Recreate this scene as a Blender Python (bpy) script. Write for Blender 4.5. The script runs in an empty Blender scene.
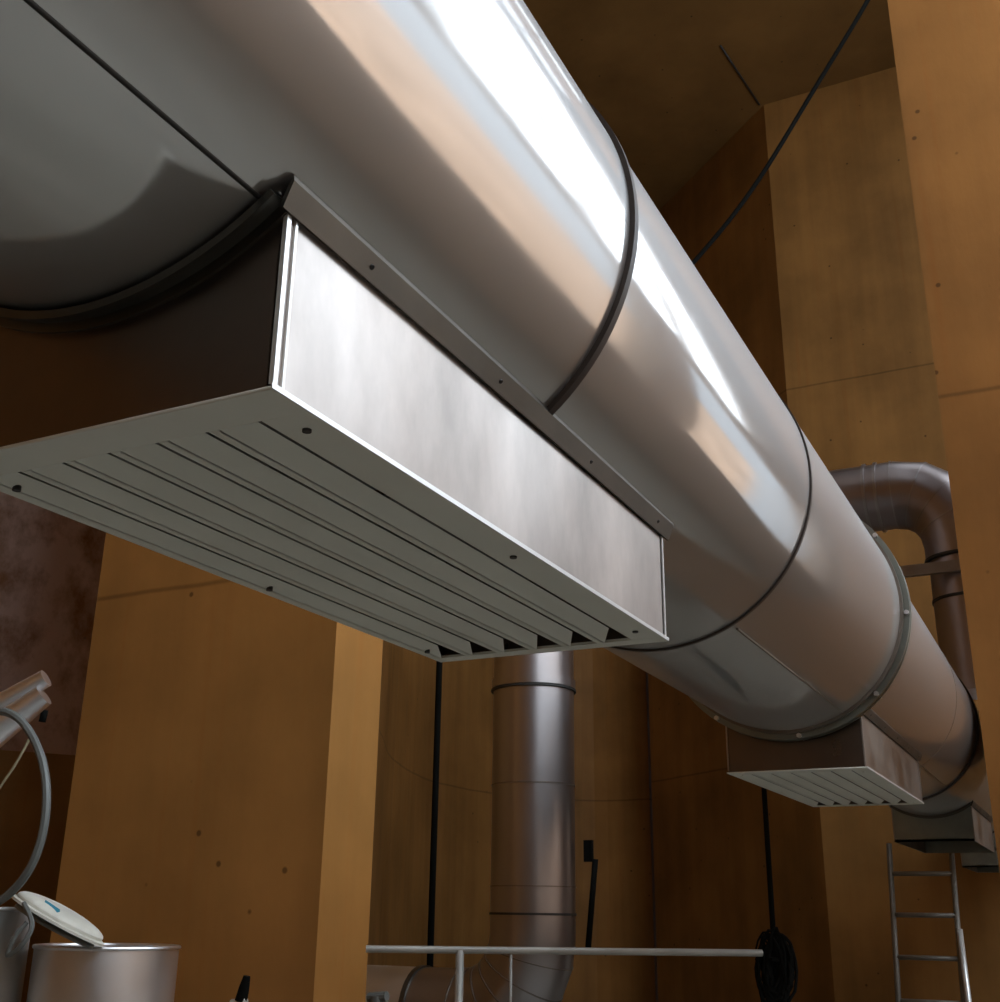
import bpy, math, random
from mathutils import Vector, Matrix
import numpy as np
C = bpy.context.scene.collection
S = 0.5            # metres per survey unit
EYE = 1.6          # camera height above the floor
R3 = [(0.44719376, 0.30913096, 0.83931865), (-0.89434165, 0.14083139, 0.42464046), (0.0130671, -0.94053419, 0.33944761)]
F = 1143.0

# ---------------- camera
cd = bpy.data.cameras.new('camera'); cam = bpy.data.objects.new('camera', cd); C.objects.link(cam)
M = Matrix(((R3[0][0], -R3[0][1], -R3[0][2], 0), (R3[1][0], -R3[1][1], -R3[1][2], 0), (R3[2][0], -R3[2][1], -R3[2][2], EYE), (0, 0, 0, 1)))
cam.matrix_world = M
cd.sensor_fit = 'HORIZONTAL'; cd.sensor_width = 36; cd.lens = F / 1000 * 36
cd.clip_start = 0.02; cd.clip_end = 200
bpy.context.scene.camera = cam
# ---------------- world, exposure
w = bpy.data.worlds.new('world'); bpy.context.scene.world = w; w.use_nodes = True
w.node_tree.nodes['Background'].inputs[0].default_value = (0.75, 0.87, 1, 1)
w.node_tree.nodes['Background'].inputs[1].default_value = 1.0
vs = bpy.context.scene.view_settings
vs.view_transform = 'Standard'; vs.look = 'None'; vs.gamma = 1; vs.use_curve_mapping = False; vs.exposure = 0.0
WIN = 5.5          # brightness of the daylit window panes
ROOF = 1.4         # brightness of the added rooflight panes
sd = bpy.data.lights.new('sun', 'SUN'); sun = bpy.data.objects.new('sun', sd); C.objects.link(sun)
sd.energy = 8.0; sd.angle = math.radians(1); sd.color = (1, .95, .88)
sun.rotation_euler = Vector((-.05, .42, .9)).to_track_quat('Z', 'Y').to_euler()

# ---------------- helpers
def W(p): return Vector((p[0] * S, p[1] * S, p[2] * S + EYE))
def at(px, py, X):
    c = (px - 500, py - 501, F)
    r = [sum(R3[i][k] * c[k] for k in range(3)) for i in range(3)]
    return (X, r[1] / r[0] * X, r[2] / r[0] * X)
LOC = {}
def empty(name, p, label, cat, group=None):
    o = bpy.data.objects.new(name, None); C.objects.link(o); o.empty_display_size = 0.1
    o.location = W(p); LOC[o.name] = W(p); tag(o, label, cat, group); return o
def tag(o, label=None, cat=None, group=None, kind=None):
    if label: o['label'] = label
    if cat: o['category'] = cat
    if group: o['group'] = group
    if kind: o['kind'] = kind
    return o
class MB:
    def __init__(s): s.v = []; s.f = []; s.sm = []
    def add(s, v, f, smooth=False):
        b = len(s.v); s.v += [tuple(x) for x in v]; s.f += [tuple(b + i for i in q) for q in f]; s.sm += [smooth] * len(f)
        return s
    def box(s, a, b):
        (x0, y0, z0), (x1, y1, z1) = [[min(p, q) for p, q in zip(a, b)], [max(p, q) for p, q in zip(a, b)]]
        v = [(x0, y0, z0), (x1, y0, z0), (x1, y1, z0), (x0, y1, z0), (x0, y0, z1), (x1, y0, z1), (x1, y1, z1), (x0, y1, z1)]
        return s.add(v, [(0, 3, 2, 1), (4, 5, 6, 7), (0, 1, 5, 4), (1, 2, 6, 5), (2, 3, 7, 6), (3, 0, 4, 7)])
    def prism(s, poly, z0, z1, smooth=False):
        n = len(poly); v = [(x, y, z0) for x, y in poly] + [(x, y, z1) for x, y in poly]
        s.add(v, [(i, (i + 1) % n, n + (i + 1) % n, n + i) for i in range(n)], smooth)
        return s.add(v, [tuple(range(n))[::-1], tuple(range(n, 2 * n))])
    def tube(s, pts, r, n=12, smooth=True, closed=False, caps=True, inner=None):
        P = [Vector(p) for p in pts]; m = len(P); rings = []
        rr = r if isinstance(r, (list, tuple)) else [r] * m
        T = []
        for i in range(m):
            a = P[(i - 1) % m] if (closed or i > 0) else P[0]; b = P[(i + 1) % m] if (closed or i < m - 1) else P[-1]
            T.append((b - a).normalized())
        up = Vector((0, 0, 1)) if abs(T[0].z) < .9 else Vector((1, 0, 0))
        u = (up - T[0] * up.dot(T[0])).normalized(); v = []
        for i in range(m):
            u = (u - T[i] * u.dot(T[i])).normalized(); q = T[i].cross(u)
            k = 1.0
            ins = (P[i] - P[i - 1]).normalized() if i > 0 else None; out = (P[(i + 1) % m] - P[i]).normalized() if i < m - 1 else None
            mitre = None
            if ins is not None and out is not None and ins.dot(out) < .999:
                b_ = (out - ins).normalized(); k = 1 / max(.5, math.cos(math.acos(max(-1, min(1, ins.dot(out)))) / 2)); mitre = b_
            for j in range(n):
                a = 2 * math.pi * j / n; d = (u * math.cos(a) + q * math.sin(a)) * rr[i]
                if mitre is not None: d = d + mitre * (d.dot(mitre) * (k - 1))
                v.append(P[i] + d)
        f = []
        for i in range(m if closed else m - 1):
            for j in range(n):
                a = i * n + j; b = i * n + (j + 1) % n; c = ((i + 1) % m) * n + (j + 1) % n; d = ((i + 1) % m) * n + j
                f.append((a, b, c, d))
        s.add(v, f, smooth)
        if caps and not closed: s.add(v, [tuple(range(n))[::-1], tuple((m - 1) * n + j for j in range(n))])
        return s
    def xring(s, yc, zc, prof, a0=0, a1=360, n=96, smooth=True, closedprof=True):
        # sweeps a profile of (X, radius) about an axis along X
        full = abs(a1 - a0) >= 360; k = n if full else n + 1; m = len(prof); v = []
        for i in range(k):
            a = math.radians(a0 + (a1 - a0) * i / n)
            for X, r in prof: v.append((X, yc + r * math.cos(a), zc + r * math.sin(a)))
        f = []
        for i in range(n):
            for j in range(m if closedprof else m - 1):
                a = i * m + j; b = i * m + (j + 1) % m; i2 = (i + 1) % k
                f.append((a, b, i2 * m + (j + 1) % m, i2 * m + j))
        s.add(v, f, smooth)
        if not full and closedprof: s.add(v, [tuple(range(m)), tuple((k - 1) * m + j for j in range(m))[::-1]])
        return s
    def build(s, name, mat, parent=None, bevel=0, label=None, flip=True):
        v = [W(p) for p in s.v]
        if parent is not None: o0 = LOC[parent.name]
        else:
            o0 = Vector(((min(p.x for p in v) + max(p.x for p in v)) / 2, (min(p.y for p in v) + max(p.y for p in v)) / 2, min(p.z for p in v)))
        me = bpy.data.meshes.new(name); me.from_pydata([p - o0 for p in v], [], s.f); me.update()
        for i, p in enumerate(me.polygons): p.use_smooth = s.sm[i]
        import bmesh
        bm = bmesh.new(); bm.from_mesh(me); bmesh.ops.remove_doubles(bm, verts=bm.verts, dist=1e-5)
        bmesh.ops.recalc_face_normals(bm, faces=bm.faces)
        for e in bm.edges:
            if len(e.link_faces) == 2 and e.calc_face_angle(0) > math.radians(32): e.smooth = False
        bm.to_mesh(me); bm.free()
        o = bpy.data.objects.new(name, me); C.objects.link(o); me.materials.append(mat)
        if parent is not None: o.parent = parent; LOC[o.name] = o0
        else: o.location = o0; LOC[o.name] = o0
        if bevel:
            b = o.modifiers.new('bevel', 'BEVEL'); b.width = bevel * S; b.segments = 2; b.limit_method = 'ANGLE'
        if label: o['label'] = label
        return o

# ---------------- materials
class NT:
    def __init__(s, name):
        s.m = bpy.data.materials.new(name); s.m.use_nodes = True; s.t = s.m.node_tree; s.b = s.t.nodes['Principled BSDF']
    def n(s, t, **k):
        x = s.t.nodes.new(t)
        for a, b in k.items(): setattr(x, a, b)
        return x
    def l(s, a, b): s.t.links.new(a, b)
    def coord(s, scale=(1, 1, 1)):
        g = s.n('ShaderNodeNewGeometry'); mp = s.n('ShaderNodeMapping'); mp.inputs['Scale'].default_value = scale
        s.l(g.outputs['Position'], mp.inputs[0]); return mp.outputs[0]
    def noise(s, scale, detail=4, sc=(1, 1, 1), rough=.55):
        x = s.n('ShaderNodeTexNoise'); x.inputs['Scale'].default_value = scale; x.inputs['Detail'].default_value = detail
        x.inputs['Roughness'].default_value = rough; s.l(s.coord(sc), x.inputs[0]); return x.outputs[0]
    def ramp(s, src, stops):
        r = s.n('ShaderNodeValToRGB'); e = r.color_ramp.elements
        while len(e) < len(stops): e.new(.5)
        for q, (p, c) in zip(e, stops): q.position = p; q.color = (c if len(c) == 4 else (*c, 1)) if isinstance(c, tuple) else (c, c, c, 1)
        s.l(src, r.inputs[0]); return r.outputs[0]
    def mix(s, fac, a, b, mode='MIX'):
        x = s.n('ShaderNodeMix', data_type='RGBA', blend_type=mode)
        for sock, val in ((x.inputs[0], fac), (x.inputs[6], a), (x.inputs[7], b)):
            if hasattr(val, 'is_output') or hasattr(val, 'links') and not isinstance(val, (tuple, float, int)): s.l(val, sock)
            elif isinstance(val, tuple): sock.default_value = (*val, 1)
            else: sock.default_value = val
        return x.outputs[2]
    def bump(s, h, strength, dist=.01):
        b = s.n('ShaderNodeBump'); b.inputs['Strength'].default_value = strength; b.inputs['Distance'].default_value = dist
        s.l(h, b.inputs['Height']); s.l(b.outputs[0], s.b.inputs['Normal'])
    def set(s, **k):
        for a, v in k.items():
            q = s.b.inputs[a.replace('_', ' ')]
            if hasattr(v, 'links') and not isinstance(v, (tuple, float, int)): s.l(v, q)
            else: q.default_value = (*v, 1) if isinstance(v, tuple) else v
        return s.m
def paint(name, base, joints=(), streak=.35, patch=None, rough=.5):
    t = NT(name)
    d = tuple(c * .72 for c in base); h = tuple(min(1, c * 1.22) for c in base)
    col = t.ramp(t.noise(.8, 6), [(.3, d), (.7, h)])
    st = t.ramp(t.noise(3, 5, (1, 1, .06)), [(.35, .62), (.6, 1.0)])
    col = t.mix(streak, col, st, 'MULTIPLY')
    fine = t.ramp(t.noise(14, 3, (1, 1, .03), .4), [(.6, 0.0), (.74, 1.0)])
    col = t.mix(.28, col, t.mix(fine, (1, 1, 1), (1.0, .78, .6)), 'MULTIPLY')
    # pits and specks
    vo = t.n('ShaderNodeTexVoronoi'); vo.inputs['Scale'].default_value = 3.2; t.l(t.coord(), vo.inputs[0])
    sp = t.ramp(vo.outputs['Distance'], [(.035, 0.25), (.06, 1.0)])
    col = t.mix(.8, col, sp, 'MULTIPLY')
    if joints:
        g = t.n('ShaderNodeNewGeometry'); sx = t.n('ShaderNodeSeparateXYZ'); t.l(g.outputs['Position'], sx.inputs[0])
        nz = t.noise(1.5, 3); prev = None
        for z in joints:
            a = t.n('ShaderNodeMath', operation='MULTIPLY_ADD'); t.l(nz, a.inputs[0]); a.inputs[1].default_value = .03; a.inputs[2].default_value = -(z * S + EYE) - .015
            b = t.n('ShaderNodeMath', operation='ADD'); t.l(sx.outputs[2], b.inputs[0]); t.l(a.outputs[0], b.inputs[1])
            c = t.n('ShaderNodeMath', operation='ABSOLUTE'); t.l(b.outputs[0], c.inputs[0])
            e = t.ramp(c.outputs[0], [(.006, .5), (.018, 1.0)]); col = t.mix(.75, col, e, 'MULTIPLY')
    if patch: col = t.mix(t.ramp(t.noise(2.2, 7, (1, 1, .7), .65), [(.36, 0.0), (.56, 1.0)]), col, patch)
    t.bump(t.noise(5, 6, (1, 1, .3)), .25, .02)
    t.set(Specular_IOR_Level=.12)
    return t.set(Base_Color=col, Roughness=rough)
def metal(name, base, rough, bump=0.0, smudge=.0, bs=2.0, bsc=(1, 1, 1), ss=(1, 1, 1), metallic=1.0, spread=.12, detail=1):
    t = NT(name); col = base
    if smudge:
        col = t.mix(smudge, base, t.ramp(t.noise(4, 6, ss, .6), [(.3, .45), (.65, 1.0)]), 'MULTIPLY')
    ro = t.ramp(t.noise(3, 5, ss), [(.3, max(.02, rough - spread)), (.7, rough + spread)])
    if bump: t.bump(t.noise(bs, detail, bsc), bump, .03)
    return t.set(Base_Color=col, Roughness=ro, Metallic=metallic)
def plain(name, base, rough=.5, metallic=0.0, var=.15, sc=6):
    t = NT(name); c = t.ramp(t.noise(sc, 4), [(.3, tuple(x * (1 - var) for x in base)), (.7, tuple(min(1, x * (1 + var)) for x in base))])
    return t.set(Base_Color=c, Roughness=rough, Metallic=metallic)
ORANGE = (.41, .19, .052)
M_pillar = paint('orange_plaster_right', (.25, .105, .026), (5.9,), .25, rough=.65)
M_far = paint('orange_plaster_far', (.27, .130, .037), (13.9, 3.9), .45)  # darker copy of the orange: far-end shade put into the colour
M_pierA = paint('orange_plaster_left_pier', ORANGE, (3.3,), .25)
M_niche = paint('orange_plaster_niche', (.30, .145, .042), (3.5, 9), .6)  # orange darkened to deepen the shade in the niche
M_wall = paint('orange_plaster', ORANGE, (3, 9, 15), .4)
M_fac = paint('sunlit_facade', (.62, .47, .37), (), .1)
M_rwall = paint('pale_plaster', (.78, .66, .55), (3,), .2)  # unseen wall, paled so it looks brighter mirrored in the duct
M_bay = paint('weathered_plaster', (.42, .24, .13), (8.6,), .3, (.8, .64, .58))
M_bay2 = paint('brown_plaster', (.46, .28, .11), (), .3)
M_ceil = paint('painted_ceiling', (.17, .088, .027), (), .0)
M_floor = plain('cement_floor', (.27, .255, .215), .45, 0, .2, 1.5)
M_duct = metal('polished_steel', (.76, .75, .73), .10, .38, .10, 1.5, (.6, 1, 1), (1, 1, 1), spread=.05)
def haze(m, fac, rough, base):
    nt = m.node_tree; b = nt.nodes['Principled BSDF']; out = [n for n in nt.nodes if n.type == 'OUTPUT_MATERIAL'][0]
    h = nt.nodes.new('ShaderNodeBsdfPrincipled'); h.inputs['Base Color'].default_value = (*base, 1); h.inputs['Metallic'].default_value = 1; h.inputs['Roughness'].default_value = rough
    mx = nt.nodes.new('ShaderNodeMixShader'); mx.inputs[0].default_value = fac
    nt.links.new(b.outputs[0], mx.inputs[1]); nt.links.new(h.outputs[0], mx.inputs[2]); nt.links.new(mx.outputs[0], out.inputs[0])
haze(M_duct, .38, .5, (.74, .74, .74))
M_side = metal('brushed_steel', (.62, .565, .53), .40, .08, .8, 5, (1, 1, 1), (1, 1, .5), spread=.08)
M_galv = metal('galvanised_steel', (.15, .145, .13), .45, .03, .45)
M_galvd = metal('dull_steel', (.36, .33, .30), .4, .05, .4)
M_flange = metal('flange_steel', (.36, .40, .37), .42, .1, .5, 8)
M_endf = metal('end_sheet', (.22, .18, .155), .34, .1, .3)  # box ends darkened: their dim reflection is put into the colour
M_pipe = metal('pipe_steel', (.42, .39, .39), .34, .0, .1, 3, spread=.02)
M_pipe2 = metal('brown_steel', (.36, .32, .32), .36, .0, .1, 3, spread=.02)
M_chute = metal('chute_steel', (.92, .92, .94), .36, .0, .0, 3, spread=.01)
M_bright = metal('bright_steel', (.9, .9, .92), .4, .0, .1, 3)
M_band = plain('dark_band', (.035, .025, .02), .45)
M_seam = plain('dark_seam', (.02, .018, .015), .6)
M_seam2 = plain('seam_steel', (.22, .19, .16), .4, .7)
M_grille = plain('grey_enamel', (.84, .84, .75), .45, 0, .05, 3)
M_edge = plain('white_edge', (.86, .86, .84), .3, .6, .03)
M_screw = plain('screw_head', (.05, .05, .05), .4, .6)
M_black = plain('black_rubber', (.006, .006, .005), .9)
M_black.node_tree.nodes['Principled BSDF'].inputs['Specular IOR Level'].default_value = .1
M_shade = plain('inside_shade', (.02, .018, .015), .8)
M_white = plain('white_plastic', (.78, .77, .68), .5)
M_blue = plain('blue_print', (.05, .3, .42), .5)
M_hose = plain('grey_hose', (.16, .17, .16), .45)
M_wire = plain('pale_wire', (.5, .45, .28), .5)
M_lad = plain('ladder_grey', (.22, .20, .17), .5, .4)
M_rail = plain('rail_grey', (.45, .45, .42), .45, .3)
M_frame = plain('window_frame', (.3, .3, .3), .5)
t = NT('daylit_glass'); M_glass = t.set(Base_Color=(.1, .1, .1), Emission_Color=(.80, .90, 1.0), Emission_Strength=WIN)
t = NT('added_roof_glass'); M_roofglass = t.set(Base_Color=(.1, .1, .1), Emission_Color=(.85, .92, 1.0), Emission_Strength=ROOF)

# ---------------- the room
ZF = -EYE / S; ZC = 23.6
def struct(name, mb, mat, label, parent=None):
    o = mb.build(name, mat, parent)
    if parent is None: o['kind'] = 'structure'; o['label'] = label
    return o
XB, XE, YL, YR = -14, 31, 26, -6
struct('floor', MB().box((XB, YR - .01, ZF - .5), (40, YL + 2, ZF)), M_floor, 'grey cement floor')
SKY = [(-3, 5.5), (6.5, 15), (16, 25)]; SY0, SY1 = -5.0, 2.5  # unseen rooflights added to brighten the floor, grille and duct
cm_ = MB().box((XB, SY1, ZC), (40, YL + 2, ZC + .6)).box((XB, YR, ZC), (40, SY0, ZC + .6)); e = XB
for a, b in SKY: cm_.box((e, SY0, ZC), (a, SY1, ZC + .6)); e = b
cm_.box((e, SY0, ZC), (40, SY1, ZC + .6))
struct('ceiling', cm_, M_ceil, 'brown painted ceiling slab with added rooflights')
for i, (a, b) in enumerate(SKY):
    fr = MB()
    for k in range(4): x = a + (b - a - .12) * k / 3; fr.box((x, SY0, ZC + .1), (x + .12, SY1, ZC + .35))
    for y in (SY0, SY1 - .12): fr.box((a, y, ZC + .1), (b, y + .12, ZC + .35))
    wf = struct('window_%d' % (i + 5), fr, M_frame, 'added rooflight in the ceiling'); LOC[wf.name] = wf.location.copy()
    MB().box((a + .02, SY0 + .02, ZC + .25), (b - .02, SY1 - .02, ZC + .3)).build('pane', M_roofglass, wf)
struct('trim_1', MB().tube([(29.4, 6.1, ZC - .02), (26.4, 6.45, ZC - .02)], .03, 6), M_seam, 'joint line across the ceiling')
struct('wall_back', MB().box((XB - .6, YR, ZF), (XB, YL + 2, ZC)), M_wall, 'orange rear wall')
# right wall with a row of tall windows
WZ0, WZ1 = 6.4, 20.5
wins = [(-4, .1), (.5, 4.5), (4.9, 8.7), (9.1, 12.9), (13.3, 17.1), (17.5, 21.3)]
LZ0, LZ1 = 1.0, 6.0
low = [(-4, 4.1), (4.5, 14.5), (16.5, 26)]  # low openings added so the duct mirrors the facade outside
wr = MB(); wr.box((XB, YR - .8, ZF), (40, YR, LZ0)); wr.box((XB, YR - .8, LZ1), (40, YR, WZ0)); e = XB
for a, b in low: wr.box((e, YR - .8, LZ0), (a, YR, LZ1)); e = b
wr.box((e, YR - .8, LZ0), (40, YR, LZ1)); e = XB; wr.box((XB, YR - .8, WZ1), (40, YR, ZC))
e = XB
for a, b in wins: wr.box((e, YR - .8, WZ0), (a, YR, WZ1)); e = b
wr.box((e, YR - .8, WZ0), (40, YR, WZ1))
struct('wall_right', wr, M_rwall, 'pale right wall below and between the tall windows')
struct('wall_outside', MB().box((-40, -24.6, ZF), (60, -24, 9)), M_fac, 'sunlit facade added across the yard')  # unseen facade added to give the duct a warm reflected band
struct('floor_outside', MB().box((-40, -24, ZF - .5), (60, YR, ZF - .02)), M_floor, 'cement yard outside')
for i, (a, b) in enumerate(wins):
    wn = MB()
    fr = MB(); d = .12
    fr.box((a, YR - .5, WZ0), (a + d, YR - .2, WZ1)).box((b - d, YR - .5, WZ0), (b, YR - .2, WZ1)).box((a, YR - .5, WZ0), (b, YR - .2, WZ0 + d)).box((a, YR - .5, WZ1 - d), (b, YR - .2, WZ1))
    fr.box(((a + b) / 2 - .06, YR - .5, WZ0), ((a + b) / 2 + .06, YR - .2, WZ1)); fr.box((a, YR - .5, 12.6), (b, YR - .2, 12.75))
    wf = struct('window_%d' % (i + 1), fr, M_frame, 'tall daylit window in the right wall')
    LOC[wf.name] = wf.location.copy()
    MB().box((a + .02, YR - .42, WZ0 + .02), (b - .02, YR - .36, WZ1 - .02)).build('pane', M_glass, wf)
struct('wall_left', MB().box((XB, YL, ZF), (12, YL + .6, ZC)), M_wall, 'orange left wall')
# piers, bays and the curved niche
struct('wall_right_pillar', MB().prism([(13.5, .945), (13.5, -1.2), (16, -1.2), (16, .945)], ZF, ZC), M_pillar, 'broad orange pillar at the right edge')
struct('wall_left_pier', MB().prism([(9.2, 6.455), (9.2, 9.77), (11.2, 10.2), (10.06, 6.455)], ZF, ZC), M_pierA, 'orange pier at the lower left')
struct('wall_left_bay', MB().prism([(21.5, 17.9), (9, 26.5), (9.4, 27.1), (22, 18.6)], 3.15, ZC), M_bay, 'pinkish weathered wall at the left edge')
struct('wall_left_base', MB().prism([(21.5, 17.86), (9, 26.46), (9.4, 27.1), (22, 18.6)], ZF, 3.15), M_bay2, 'brown wall base at the left edge')
def smooth_path(pts, n=6):
    out = []
    for i in range(len(pts) - 1):
        p0 = pts[max(i - 1, 0)]; p1 = pts[i]; p2 = pts[i + 1]; p3 = pts[min(i + 2, len(pts) - 1)]
        for k in range(n):
            u = k / n
            out.append(tuple(.5 * (2 * b + (c - a) * u + (2 * a - 5 * b + 4 * c - d) * u * u + (3 * b - a - 3 * c + d) * u ** 3) for a, b, c, d in zip(p0, p1, p2, p3)))
    out.append(tuple(pts[-1])); return out
inner = [(10.0, 6.7), (14, 9.4)] + smooth_path([(18.7, 12.1), (21, 13.35), (24.5, 15.2), (29, 16.6), (33, 16.4), (35.5, 14.8), (35.8, 12.6)])
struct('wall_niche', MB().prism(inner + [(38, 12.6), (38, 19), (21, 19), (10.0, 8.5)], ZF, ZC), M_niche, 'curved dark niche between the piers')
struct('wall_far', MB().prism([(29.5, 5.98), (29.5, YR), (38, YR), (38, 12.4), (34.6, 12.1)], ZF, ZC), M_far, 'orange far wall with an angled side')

# ---------------- main duct
YD, ZD = 1.88, 2.132
duct = empty('ventilation_duct', (-1.2, YD, 1.315), 'huge polished steel round duct running overhead from upper left to the right pillar', 'duct')
segs = [(-1.2, 3.01, .817, .820), (3.01, 5.55, .822, .838), (5.55, 8.40, .842, .866), (8.46, 14.1, .858, .858), (14.1, 21, .858, .858), (21, 29.49, .858, .858)]
for a, b, r, r2 in segs:
    MB().xring(YD, ZD, [(a, r), (b, r2), (b, r2 - .012), (a, r - .012)], n=160).build('duct_section', M_duct, duct)
def band(x, w, r, dr, mat, name): return MB().xring(YD, ZD, [(x - w, r), (x - w, r + dr), (x + w, r + dr), (x + w, r)], n=128).build(name, mat, duct)
band(3.01, .016, .82, .018, M_band, 'joint_band'); band(5.55, .012, .83, .018, M_band, 'joint_band')
band(14.1, .035, .85, .03, M_band, 'joint_band'); band(21, .03, .85, .03, M_band, 'joint_band'); band(12.0, .01, .855, .006, M_seam2, 'joint_seam')
# longitudinal seam on the near section
def on(r, phi): return (YD + r * math.cos(math.radians(phi)), ZD + r * math.sin(math.radians(phi)))
def phi_at_angle(deg, r):
    a = math.radians(deg); best = min(range(1800, 2700), key=lambda k: abs(math.atan2(on(r, k / 10)[1], on(r, k / 10)[0]) - a)); return best / 10
ps = phi_at_angle(45.55, .817)
y_, z_ = on(.818, ps)
MB().tube([(-1.1, y_, z_), (1.64, y_, z_)], .006, 8).build('lengthwise_seam', M_seam, duct)
for x0, x1, ph in ((5.6, 8.38, -118), (8.5, 13.9, -122)):
    y_, z_ = on(.86, ph); MB().tube([(x0, y_, z_), (x1, y_, z_)], .006, 8).build('lengthwise_seam', M_seam2, duct)
fl = MB().xring(YD, ZD, [(8.38, .86), (8.38, .925), (8.42, .925), (8.42, .89), (8.44, .89), (8.44, .925), (8.48, .925), (8.48, .86)], n=128).build('joint_flange', M_flange, duct, label='grey green bolted flange ring')
MB().xring(YD, ZD, [(8.33, .86), (8.33, .885), (8.38, .885), (8.38, .86)], n=128).build('gasket', M_seam2, duct)
for k in range(9):
    y_, z_ = on(.905, k * 40 + 25)
    MB().tube([(8.35, y_, z_), (8.51, y_, z_)], .018, 6, smooth=False).build('bolt', M_bright, fl)

# ---------------- outlet boxes hanging under the duct
HW = .4935
def outlet(X0, X1, rd, label, grille=True, zb=1.0, slots=6, x_in=.11, mats=None):
    t_ = .012; zp = .011 if grille else 0; y0, y1 = YD - HW, YD + HW
    t = empty('duct_outlet_box', ((X0 + X1) / 2, YD, zb), label, 'air outlet', 'outlet boxes along the duct')
    top = lambda y: ZD - math.sqrt(rd * rd - (y - YD) ** 2) + .004
    ms, me_ = mats or (M_side, M_endf)
    for y, s_ in ((y0, 1), (y1, -1)):
        MB().box((X0, y, zb + zp), (X1, y + s_ * t_, top(y) + .03)).build('side_panel', ms, t)
    for X, s_, nm in ((X0, 1, 'end_panel'), (X1, -1, 'end_panel')):
        n = 24; v = []
        for i in range(n + 1):
            y = y0 + (y1 - y0) * i / n
            v += [(X, y, zb + zp), (X, y, top(y)), (X + s_ * t_, y, zb + zp), (X + s_ * t_, y, top(y))]
        f = []
        for i in range(n):
            a = 4 * i; b = a + 4
            f += [(a, b, b + 1, a + 1), (a + 2, a + 3, b + 3, b + 2), (a + 1, b + 1, b + 3, a + 3), (a, a + 2, b + 2, b)]
        f += [(0, 1, 3, 2), (4 * n, 4 * n + 2, 4 * n + 3, 4 * n + 1)]
        MB().add(v, f).build(nm, me_, t)
    # folded corner seams
    for y in (y0, y1):
        for X in (X0, X1):
            MB().box((X - .002, y - .006, zb + .02), (X + .012, y + .006, top(y) - .02)).build('corner_seam', M_edge if X0 < 3 and y == y0 else M_side, t)
    if X0 < 3:
        MB().box((X0 + .028, y0 - .006, zb + .02), (X0 + .036, y0 + .004, top(y0) - .02)).build('corner_seam', M_edge, t)
    # mounting flanges lying on the duct
    for y, sg in ((y0, -1), (y1, 1)):
        zt = top(y) - .045; yo = y + sg * .030; zo = ZD - math.sqrt(rd * rd - (yo - YD) ** 2) - .004
        m = MB(); xa, xb = X0 - .03, X1 + .06
        yk = y + sg * .006
        prof = [(yk, zt), (yk, zt + .012), (yo, zo + .004), (yo + sg * .006, zo + .012), (yo + sg * .008, zo - .002), (yk + sg * .008, zt - .002)]
        n = len(prof); v = [(xa, a, b) for a, b in prof] + [(xb, a, b) for a, b in prof]
        m.add(v, [(i, (i + 1) % n, n + (i + 1) % n, n + i) for i in range(n)] + [tuple(range(n)), tuple(range(n, 2 * n))[::-1]])
        fo = m.build('mounting_flange', M_galv, t)
        k = int((X1 - X0) / .55)
        for i in range(k):
            xs = X0 + .3 + i * (X1 - X0 - .4) / max(1, k - 1); ym = (yk + yo) / 2 + sg * .006; zm = (zt + zo) / 2
            MB().tube([(xs, ym - sg * .01, zm + .01), (xs, ym + sg * .004, zm - .004)], .007, 10).build('screw', M_screw, fo)
    pa, pb = 270 - math.degrees(math.asin((HW - .006) / rd)), 270 + math.degrees(math.asin((HW - .006) / rd))
    c = MB().xring(YD, ZD, [(X0 - .055, rd + .001), (X0 - .055, rd + .022), (X0 - .045, rd + .022), (X0 - .04, rd + .010), (X0 - .012, rd + .012), (X0 - .008, rd + .034), (X0 + .004, rd + .034), (X0 + .004, rd + .001)], pa, pb, 48)
    c.build('end_collar', M_galv, t)
    c = MB().xring(YD, ZD, [(X1 - .004, rd + .001), (X1 - .004, rd + .03), (X1 + .05, rd + .01), (X1 + .05, rd + .001)], pa, pb, 48)
    c.build('end_collar', M_galv, t)
    if grille:
        g = MB(); o = .012; zt = zb + .010; zl = zb
        xa, xb = X0 + x_in, X1 - .065; b0 = y0 + .11; pitch = (2 * HW - .14 - .118) / 5; op = pitch * .76
        ys = [b0 + pitch * i for i in range(slots)]
        g.box((X0 - o, y0 - o, zl), (xa, y1 + o, zt)); g.box((xb, y0 - o, zl), (X1 + o, y1 + o, zt))
        g.box((xa, y0 - o, zl), (xb, ys[0], zt))
        for i, y in enumerate(ys):
            ye = ys[i + 1] if i + 1 < len(ys) else y1 + o
            g.box((xa, y + op, zl), (xb, ye, zt))
        go = g.build('grille', M_grille, t, bevel=.003)
        for y in ys:
            m = MB(); h = .022; yt = (y + .008) * (1 + h); xb2 = xb - (xb - xa) * .058
            v = [(xa, y + op, zl), (xa, yt, zl + h), (xa, yt + .008, zl + h), (xa, y + op + .008, zl), (xb, y + op, zl), (xb2, yt, zl + h), (xb2, yt + .008, zl + h), (xb, y + op + .008, zl)]
            m.add(v, [(0, 1, 2, 3), (4, 7, 6, 5), (0, 4, 5, 1), (1, 5, 6, 2), (2, 6, 7, 3), (3, 7, 4, 0)])
            m.build('louvre_fin', M_grille, go)
        MB().box((X0 - o - .004, y0 - o - .004, zb + .001), (X1 + o, y0 - o, zb + .014)).build('edge_strip', M_edge, t)
        nn = 3
        for y in (y0 + .045, y1 - .045):
            for i in range(nn):
                xs = X0 + .19 + i * (X1 - X0 - .39) / (nn - 1)
                MB().tube([(xs, y, zb - .006), (xs, y, zb + .01)], .011, 10).build('screw', M_screw if X0 < 3 else M_grille, go)
    else:
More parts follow.
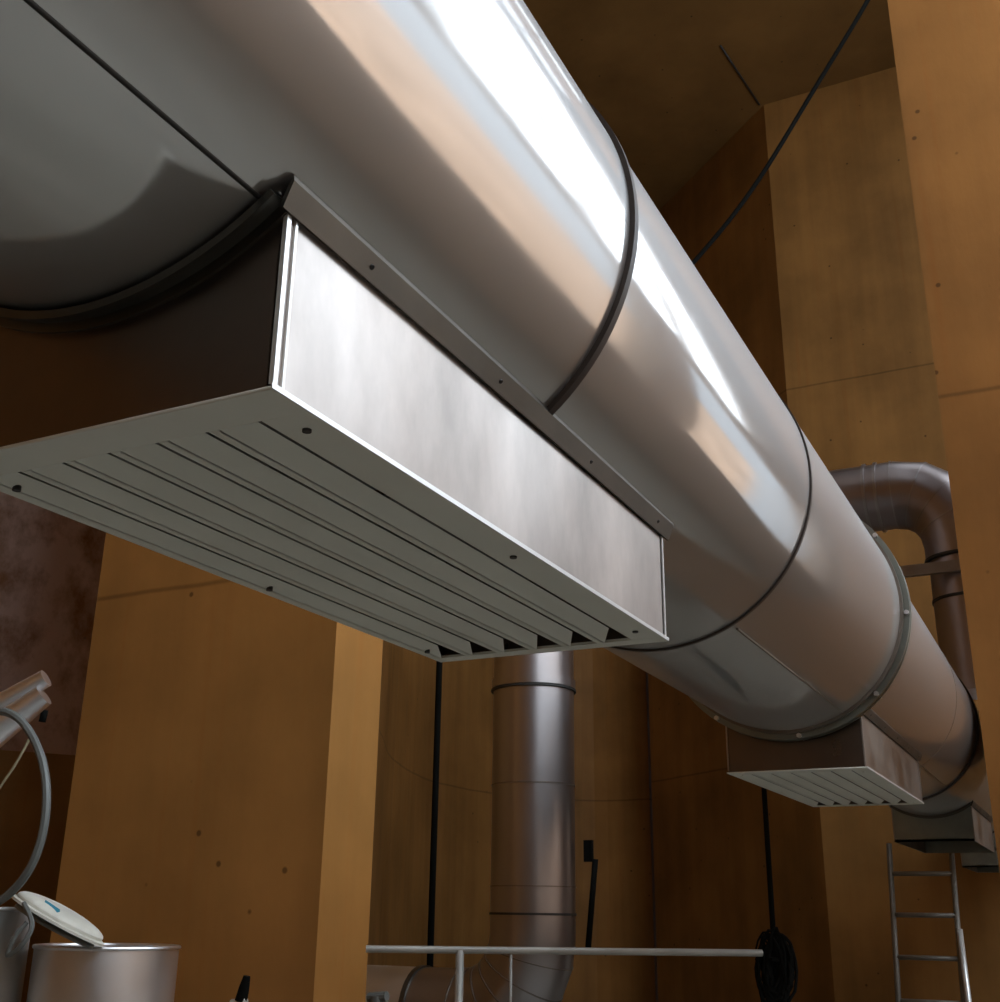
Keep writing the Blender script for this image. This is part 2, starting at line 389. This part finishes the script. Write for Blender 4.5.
        MB().box((X0, y0 + t_, zb), (X0 + .02, y1 - t_, zb + .03)).build('edge_strip', M_galv, t)
        MB().box((X0 + .03, y0 + .03, zb + .22), (X1 - .03, y1 - .03, zb + .235)).build('shade_plate', M_shade, t)  # near-black sheet standing in for the shade inside the open box
    return t
outlet(1.69, 4.165, .828, 'large steel outlet box with louvred pale grille, nearest below the duct')
outlet(8.52, 11.45, .858, 'second outlet box, pale slotted underside, just beyond the bolted flange ring of the duct', mats=(M_galvd, M_endf))
outlet(16.35, 19.3, .858, 'open bottomed dark outlet box directly above the ladder, third from the front', grille=False, zb=.955, mats=(M_galvd, M_flange))
outlet(24.6, 27.5, .858, 'farthest and smallest outlet box, dark, at the right edge beyond the open bottomed one', grille=False, zb=.955, mats=(M_galvd, M_flange))

# ---------------- round pipes
def arc(c, u, v, r, a0, a1, n):
    c = Vector(c); u = Vector(u); v = Vector(v)
    return [tuple(c + u * (r * math.cos(math.radians(a0 + (a1 - a0) * i / n))) + v * (r * math.sin(math.radians(a0 + (a1 - a0) * i / n)))) for i in range(n + 1)]
def seam(p, d, r, w, mat, parent, name='joint_ring', dr=.02):
    d = Vector(d).normalized(); p = Vector(p)
    return MB().tube([tuple(p - d * w), tuple(p + d * w)], r + dr, 40).build(name, mat, parent)
PX, PY, PR = 12.0, 5.60, .465
vp = empty('vertical_duct_pipe', (PX, PY, -.3), 'tall round brushed steel pipe standing behind the rail with a segmented bottom elbow', 'pipe')
MB().tube([(PX, PY, .1), (PX, PY, 5.4)], PR, 48).build('straight_pipe', M_pipe, vp)
MB().tube(arc((PX + 1, PY, 5.4), (-1, 0, 0), (0, 0, 1), 1.0, 0, 90, 5) + [(22.8, PY, 6.4)], PR, 48).build('upper_run', M_pipe, vp)
RB = .82
el = arc((PX, PY + RB, -.22), (0, -1, 0), (0, 0, -1), RB, 0, 90, 6)
eo = MB().tube([(PX, PY, .1)] + el + [(PX, PY + 1.35, -.22 - RB)], PR, 48).build('elbow', M_pipe, vp, label='segmented steel elbow')
for i in range(1, 7):
    a = math.radians(90 * i / 6 - 0); p = el[i]; d = (0, math.sin(a), -math.cos(a)); seam(p, d, PR, .006, M_seam2, eo, 'seam', .012)
MB().tube([(PX, PY + 1.35, -.22 - RB), (PX, 8.6, -.22 - RB)], PR, 48).build('horizontal_run', M_bright, vp)  # paler steel than the upright: window light put into the colour
seam((PX, PY + 1.35, -1.04), (0, 1, 0), PR, .03, M_galv, vp, 'collar')
for z, w_, dr, m in ((2.50, .05, .02, M_pipe), (2.43, .012, .03, M_seam), (1.36, .006, .01, M_seam2), (.28, .006, .01, M_seam2), (-.0, .012, .012, M_seam)):
    seam((PX, PY, z), (0, 0, 1), PR, w_, m, vp, 'joint_ring', dr)
br = MB().box((PX + .3, PY + .50, -.45), (PX + .36, PY + .57, .55)).box((PX + .3, PY + .44, .55), (PX + .36, PY + .60, .68)); br.build('wall_bracket', M_black, vp)
MB().tube([(PX + .3, PY - .62, .58), (PX + .3, PY - .52, -.35)], .035, 8).box((PX + .25, PY - .60, .55), (PX + .3, PY - .50, .78)).build('wall_bracket', M_black, vp)

vx = at(377, 998, 11.0)
vo = MB().tube([(vx[0], vx[1], vx[2] + .02), (vx[0], vx[1], ZF)], .07, 12).tube([(vx[0], vx[1] + .1, vx[2]), (vx[0], vx[1] - .12, vx[2] + .02)], .05, 10).build('valve', M_hose)
tag(vo, 'small dark valve head at the bottom edge beside the bright orange pier side', 'valve')

# elbow pipe at upper right
EX, EY, EZ, ER = 17.5, 1.17, 6.15, .52
ep = empty('elbow_duct_pipe', (EX, EY, 2.9), 'brown grey steel pipe with an elbow, between the duct and the right pillar', 'pipe')
R2 = .86
a_ = arc((EX, EY + R2, EZ - R2), (0, -1, 0), (0, 0, 1), R2, 0, 90, 4)
eo = MB().tube([(EX, EY, 5.0)] + a_ + [(EX, 2.35, EZ)], ER, 48, smooth=True).build('elbow', M_pipe2, ep)
for i in (1, 2, 3, 4):
    a = math.radians(90 * i / 4); seam(a_[i], (0, math.sin(a), math.cos(a)), ER, .008, M_pipe, eo, 'seam', .014)
MB().tube([(EX, 2.35, EZ), (EX, 3.6, EZ), (EX + .5, 4.1, EZ), (29.4, 4.1, EZ)], ER, 48).build('horizontal_run', M_pipe2, ep)
MB().tube([(EX, EY, 3.02), (EX, EY, 5.0)], ER * .93, 48).build('downpipe', M_pipe2, ep)
for y in (2.25, 2.42): seam((EX, y, EZ), (0, 1, 0), ER, .02, M_pipe, ep, 'collar', .03)
seam((EX, EY, 5.0), (0, 0, 1), ER, .02, M_seam, ep, 'clamp', .02); seam((EX, EY, 4.38), (0, 0, 1), ER * .93, .02, M_seam, ep, 'clamp', .02)
MB().box((EX - .62, .7, 4.68), (EX - .52, 3.4, 4.84)).build('support_bar', M_galvd, ep)

# ---------------- guard rail
gr = empty('guard_rail', (10.7, 4.6, ZF), 'thin grey horizontal guard rail crossing in front of the elbow pipe', 'railing')
ra = Vector(at(366, 949, 9.7)); rb = Vector(at(762, 953, 11.9)); d = rb - ra
MB().tube([tuple(ra), tuple(rb)], .033, 12).build('top_rail', M_rail, gr)
def rail_at(px):
    t = (px - 366) / (762 - 366) * ra.x / (ra.x * (1 - (px - 366) / 396) + 0) if False else None
    lo, hi = 0, 1
    for _ in range(40):
        mi = (lo + hi) / 2; q = ra + d * mi; c = [sum(R3[k][i] * q[k] for k in range(3)) for i in range(3)]
        if 500 + F * c[0] / c[2] < px: lo = mi
        else: hi = mi
    return ra + d * lo
for px, r in ((460, .04), (511, .014)):
    q = rail_at(px); MB().tube([tuple(q), (q.x, q.y, ZF)], r, 10).build('post', M_rail, gr)

# ---------------- ladder
la = empty('ladder', (22, 2.8, ZF), 'grey metal ladder leaning under the duct at lower right', 'ladder')
def lad(px, py, X): return Vector(at(px, py, X))
yl, yr = 3.36, 2.31
def lx(z): return 22.0 + (z + 1.3) * .16
for y, nm in ((yl, 'side_rail'), (yr, 'side_rail')):
    MB().tube([(lx(ZF), y + .06, ZF), (lx(1.28), y, 1.28)], .048, 8).build(nm, M_lad, la)
MB().tube([(lx(ZF) - .1, yr - .10, ZF), (lx(-.3) - .1, yr - .02, -.15)], .05, 8).build('side_rail', M_edge, la, label='pale lower side rail')
for i in range(-1, 6):
    z = .76 - i * .69
    if ZF < z < 1.4: MB().tube([(lx(z), yl, z), (lx(z), yr, z)], .04, 8).build('rung', M_lad, la)

# ---------------- cables
def cable(name, pts, r, mat, label, cat='cable', n=8): return tag(MB().tube(smooth_path(pts, 10), r, n).build(name, mat), label, cat)
cable('hanging_cable', [at(905, -70, 24.5), at(868, 0, 24), at(815, 88, 23.5), at(755, 185, 23), at(700, 255, 22.5), at(620, 340, 22), at(540, 400, 21.6)], .055, M_black, 'black cable swooping down from the ceiling behind the duct at the top right')
p = at(432, 900, 15.5); MB_ = MB().tube([(15.5, p[1], 7.5), (15.5, p[1], ZF)], .05, 10)
c1 = tag(MB_.build('drop_pipe', M_black), 'straight black vertical pipe left of the tall round pipe, in the dark niche', 'pipe')
p = at(773, 930, 12.1)
dc = tag(MB().tube([(12.1, p[1] , 1.9), (12.1, p[1], -1.3)], .028, 8).build('drop_cable', M_black), 'thin black cable hanging straight below the second outlet box', 'cable')
random.seed(4); m = MB()
q = Vector(at(775, 967, 12.0))
for k in range(26):
    a = random.uniform(-.5, .5); wv = random.uniform(.05, .155); h = random.uniform(.20, .34); cx_ = random.uniform(-.06, .06); cz_ = random.uniform(-.04, .04)
    pts = []
    for i in range(22):
        th = 2 * math.pi * i / 22
        pts.append((q.x - .02 + random.uniform(-.02, .02) + .06 * math.sin(th + a) - .03, q.y + random.uniform(-.012, .012) + cx_ + wv * math.cos(th) + .04 * a * math.sin(th), q.z + cz_ + h * math.sin(th)))
    m.tube(pts, random.uniform(.010, .018), 6, closed=True, caps=False)
for k in range(12):
    y0 = q.y + random.uniform(-.12, .12)
    m.tube([(q.x, y0, q.z + .3), (q.x - .04, y0 + random.uniform(-.1, .1), q.z + .05), (q.x, y0 + random.uniform(-.12, .12), q.z - .42)], .008, 5)
m.tube([(q.x, q.y - .14, q.z + .05), (q.x - .08, q.y, q.z + .07), (q.x, q.y + .14, q.z + .05)], .025, 6)
tag(m.build('cable_bundle', M_black), 'tangled bundle of black cable tied at the right end of the rail', 'cable')

# ---------------- things at the lower left
def tank(name, cx, cy, r, zt, mat, label):
    t = empty(name, (cx, cy, ZF), label, 'tank')
    m = MB(); n = 64; prof = [(r, ZF), (r, zt), (r * .965, zt), (r * .965, zt - .5), (0.001, zt - .5)]
    v = []
    for i in range(n):
        a = 2 * math.pi * i / n; v += [(cx + q * math.cos(a), cy + q * math.sin(a), z) for q, z in prof]
    k = len(prof); m.add(v, [(i * k + j, i * k + j + 1, ((i + 1) % n) * k + j + 1, ((i + 1) % n) * k + j) for i in range(n) for j in range(k - 1)], True)
    m.build('vessel', mat, t)
    rim = [(cx + r * math.cos(2 * math.pi * i / n), cy + r * math.sin(2 * math.pi * i / n), zt) for i in range(n)]
    MB().tube(rim, .018, 8, closed=True).build('rim', mat, t)
    return t
tank('steel_drum', 8.0, 7.80, .60, -.315, M_bright, 'open brushed steel drum at the bottom left with a white lid on its rim')
tb = tank('grey_drum', 7.35, 8.72, .46, -.02, plain('grey_paint', (.42, .42, .40), .4, .3), 'pale grey drum cut by the left edge, beside the steel drum')
st = smooth_path([at(24, 903, 6.95), at(32, 925, 6.9), at(22, 945, 6.85), at(8, 955, 6.85), at(14, 938, 6.85), at(27, 922, 6.9)], 6)
MB().tube(st, .02, 6).build('strap', M_hose, tb)
# white lid leaning across the drums
A = Vector(at(27, 898, 7.35)); B = Vector(at(93, 939, 7.35)); u = (B - A).normalized(); L = (B - A).length
vd = ((A + B) / 2).normalized(); nrm = vd.cross(u); nrm = (nrm if nrm.z > 0 else -nrm) - vd * .1; nrm = (nrm - u * nrm.dot(u)).normalized(); v2 = u.cross(nrm)
ld = empty('white_lid', tuple((A + B) / 2), 'white domed lid with a blue mark leaning on the steel drum rim', 'lid')
def lens(c, rad, h0, h1, name, mat, parent):
    m = MB(); n = 40; rows = 8; v = []
    for i in range(rows + 1):
        f_ = i / rows; rr = rad * math.sin(f_ * math.pi / 2); hh = h1 * math.cos(f_ * math.pi / 2)
        for j in range(n):
            a = 2 * math.pi * j / n; v.append(c + u * (rr * math.cos(a)) + v2 * (rr * .8 * math.sin(a)) + nrm * (h0 + hh))
    fs = [(i * n + j, i * n + (j + 1) % n, (i + 1) * n + (j + 1) % n, (i + 1) * n + j) for i in range(rows) for j in range(n)]
    m.add(v, fs, True); m.add([v[rows * n + j] for j in range(n)] + [v[rows * n + j] - nrm * .02 for j in range(n)], [(j, (j + 1) % n, n + (j + 1) % n, n + j) for j in range(n)] + [tuple(range(n, 2 * n))])
    return m.build(name, mat, parent)
cc = (A + B) / 2
lens(cc, L * .5, .02, .075, 'dome', M_white, ld); lens(cc, L * .54, -.01, .02, 'brim', M_white, ld)
lens(cc, L * .46, -.06, .05, 'underside', M_hose, ld)
mk = MB(); pts = []
for i in range(9):
    a = math.radians(-30 + 60 * i / 8)
    pass
cm = cc + u * (L * .12) - v2 * 0
mm = MB()
for s_ in (-1, 1):
    pass
Vd = (-cc).normalized()
mkc = cc + u * (L * .10) + v2 * (L * .4 * .72 * (1 if v2.dot(Vd) > 0 else -1)) + nrm * .085
side = v2 * (1 if v2.dot(Vd) > 0 else -1)
q0 = [mkc - u * .09 + side * .0 + nrm * .0, mkc + u * .10 - nrm * .005, mkc + u * .12 + side * .04 - nrm * .06, mkc - u * .04 + side * .04 - nrm * .05]
mm.add([tuple(x) for x in q0] + [tuple(x - nrm * .03 - side * .03) for x in q0], [(0, 1, 2, 3), (7, 6, 5, 4), (0, 4, 5, 1), (1, 5, 6, 2), (2, 6, 7, 3), (3, 7, 4, 0)])
mm.build('blue_mark', M_blue, ld)

# steel chute, hose and wire at the left edge
ch = empty('steel_chute', at(20, 710, 7), 'shiny steel tube pair slanting in at the left edge above the grey hose', 'pipe')
MB().tube([at(46, 678, 7.2), at(-80, 752, 6.8)], [.08, .13], 32).build('tube', M_chute, ch)
MB().tube([at(44, 695, 7.2), at(-80, 788, 6.8)], [.10, .19], 32).build('tube', M_chute, ch)
MB().tube([at(42, 722, 7.3), at(45, 710, 7.3)], .03, 10).build('clamp', M_black, ch)
cable('grey_hose', [at(-40, 735, 6.6), at(-5, 712, 6.6), at(22, 722, 6.6), at(42, 760, 6.6), at(46, 810, 6.6), at(34, 860, 6.6), at(8, 895, 6.6), at(-30, 915, 6.6)], .033, M_hose, 'grey hose looping in an arc at the left edge', 'hose')
cable('pale_wire', [at(30, 738, 8), at(15, 765, 8), at(-2, 790, 8), at(-30, 830, 8)], .012, M_wire, 'thin pale wire slanting behind the hose loop', 'wire')
tl = empty('long_handled_tool', at(240, 1000, 7.8), 'upright tool with black grip poking up at the bottom beside the steel drum', 'tool')
a, b = Vector(at(247, 976, 7.8)), Vector(at(241, 1001, 7.8))
MB().tube([tuple(a), tuple(a + (b - a) * .5), tuple(b)], [.028, .042, .05], 12).build('grip', M_black, tl)
MB().tube([tuple(b), (b.x, b.y + .1, ZF)], .035, 10).build('shaft', M_rail, tl)
m = MB().tube([tuple(b + Vector((0, .09, -.02))), tuple(b + Vector((0, -.05, .0)))], .03, 8); m.build('collar', M_edge, tl)
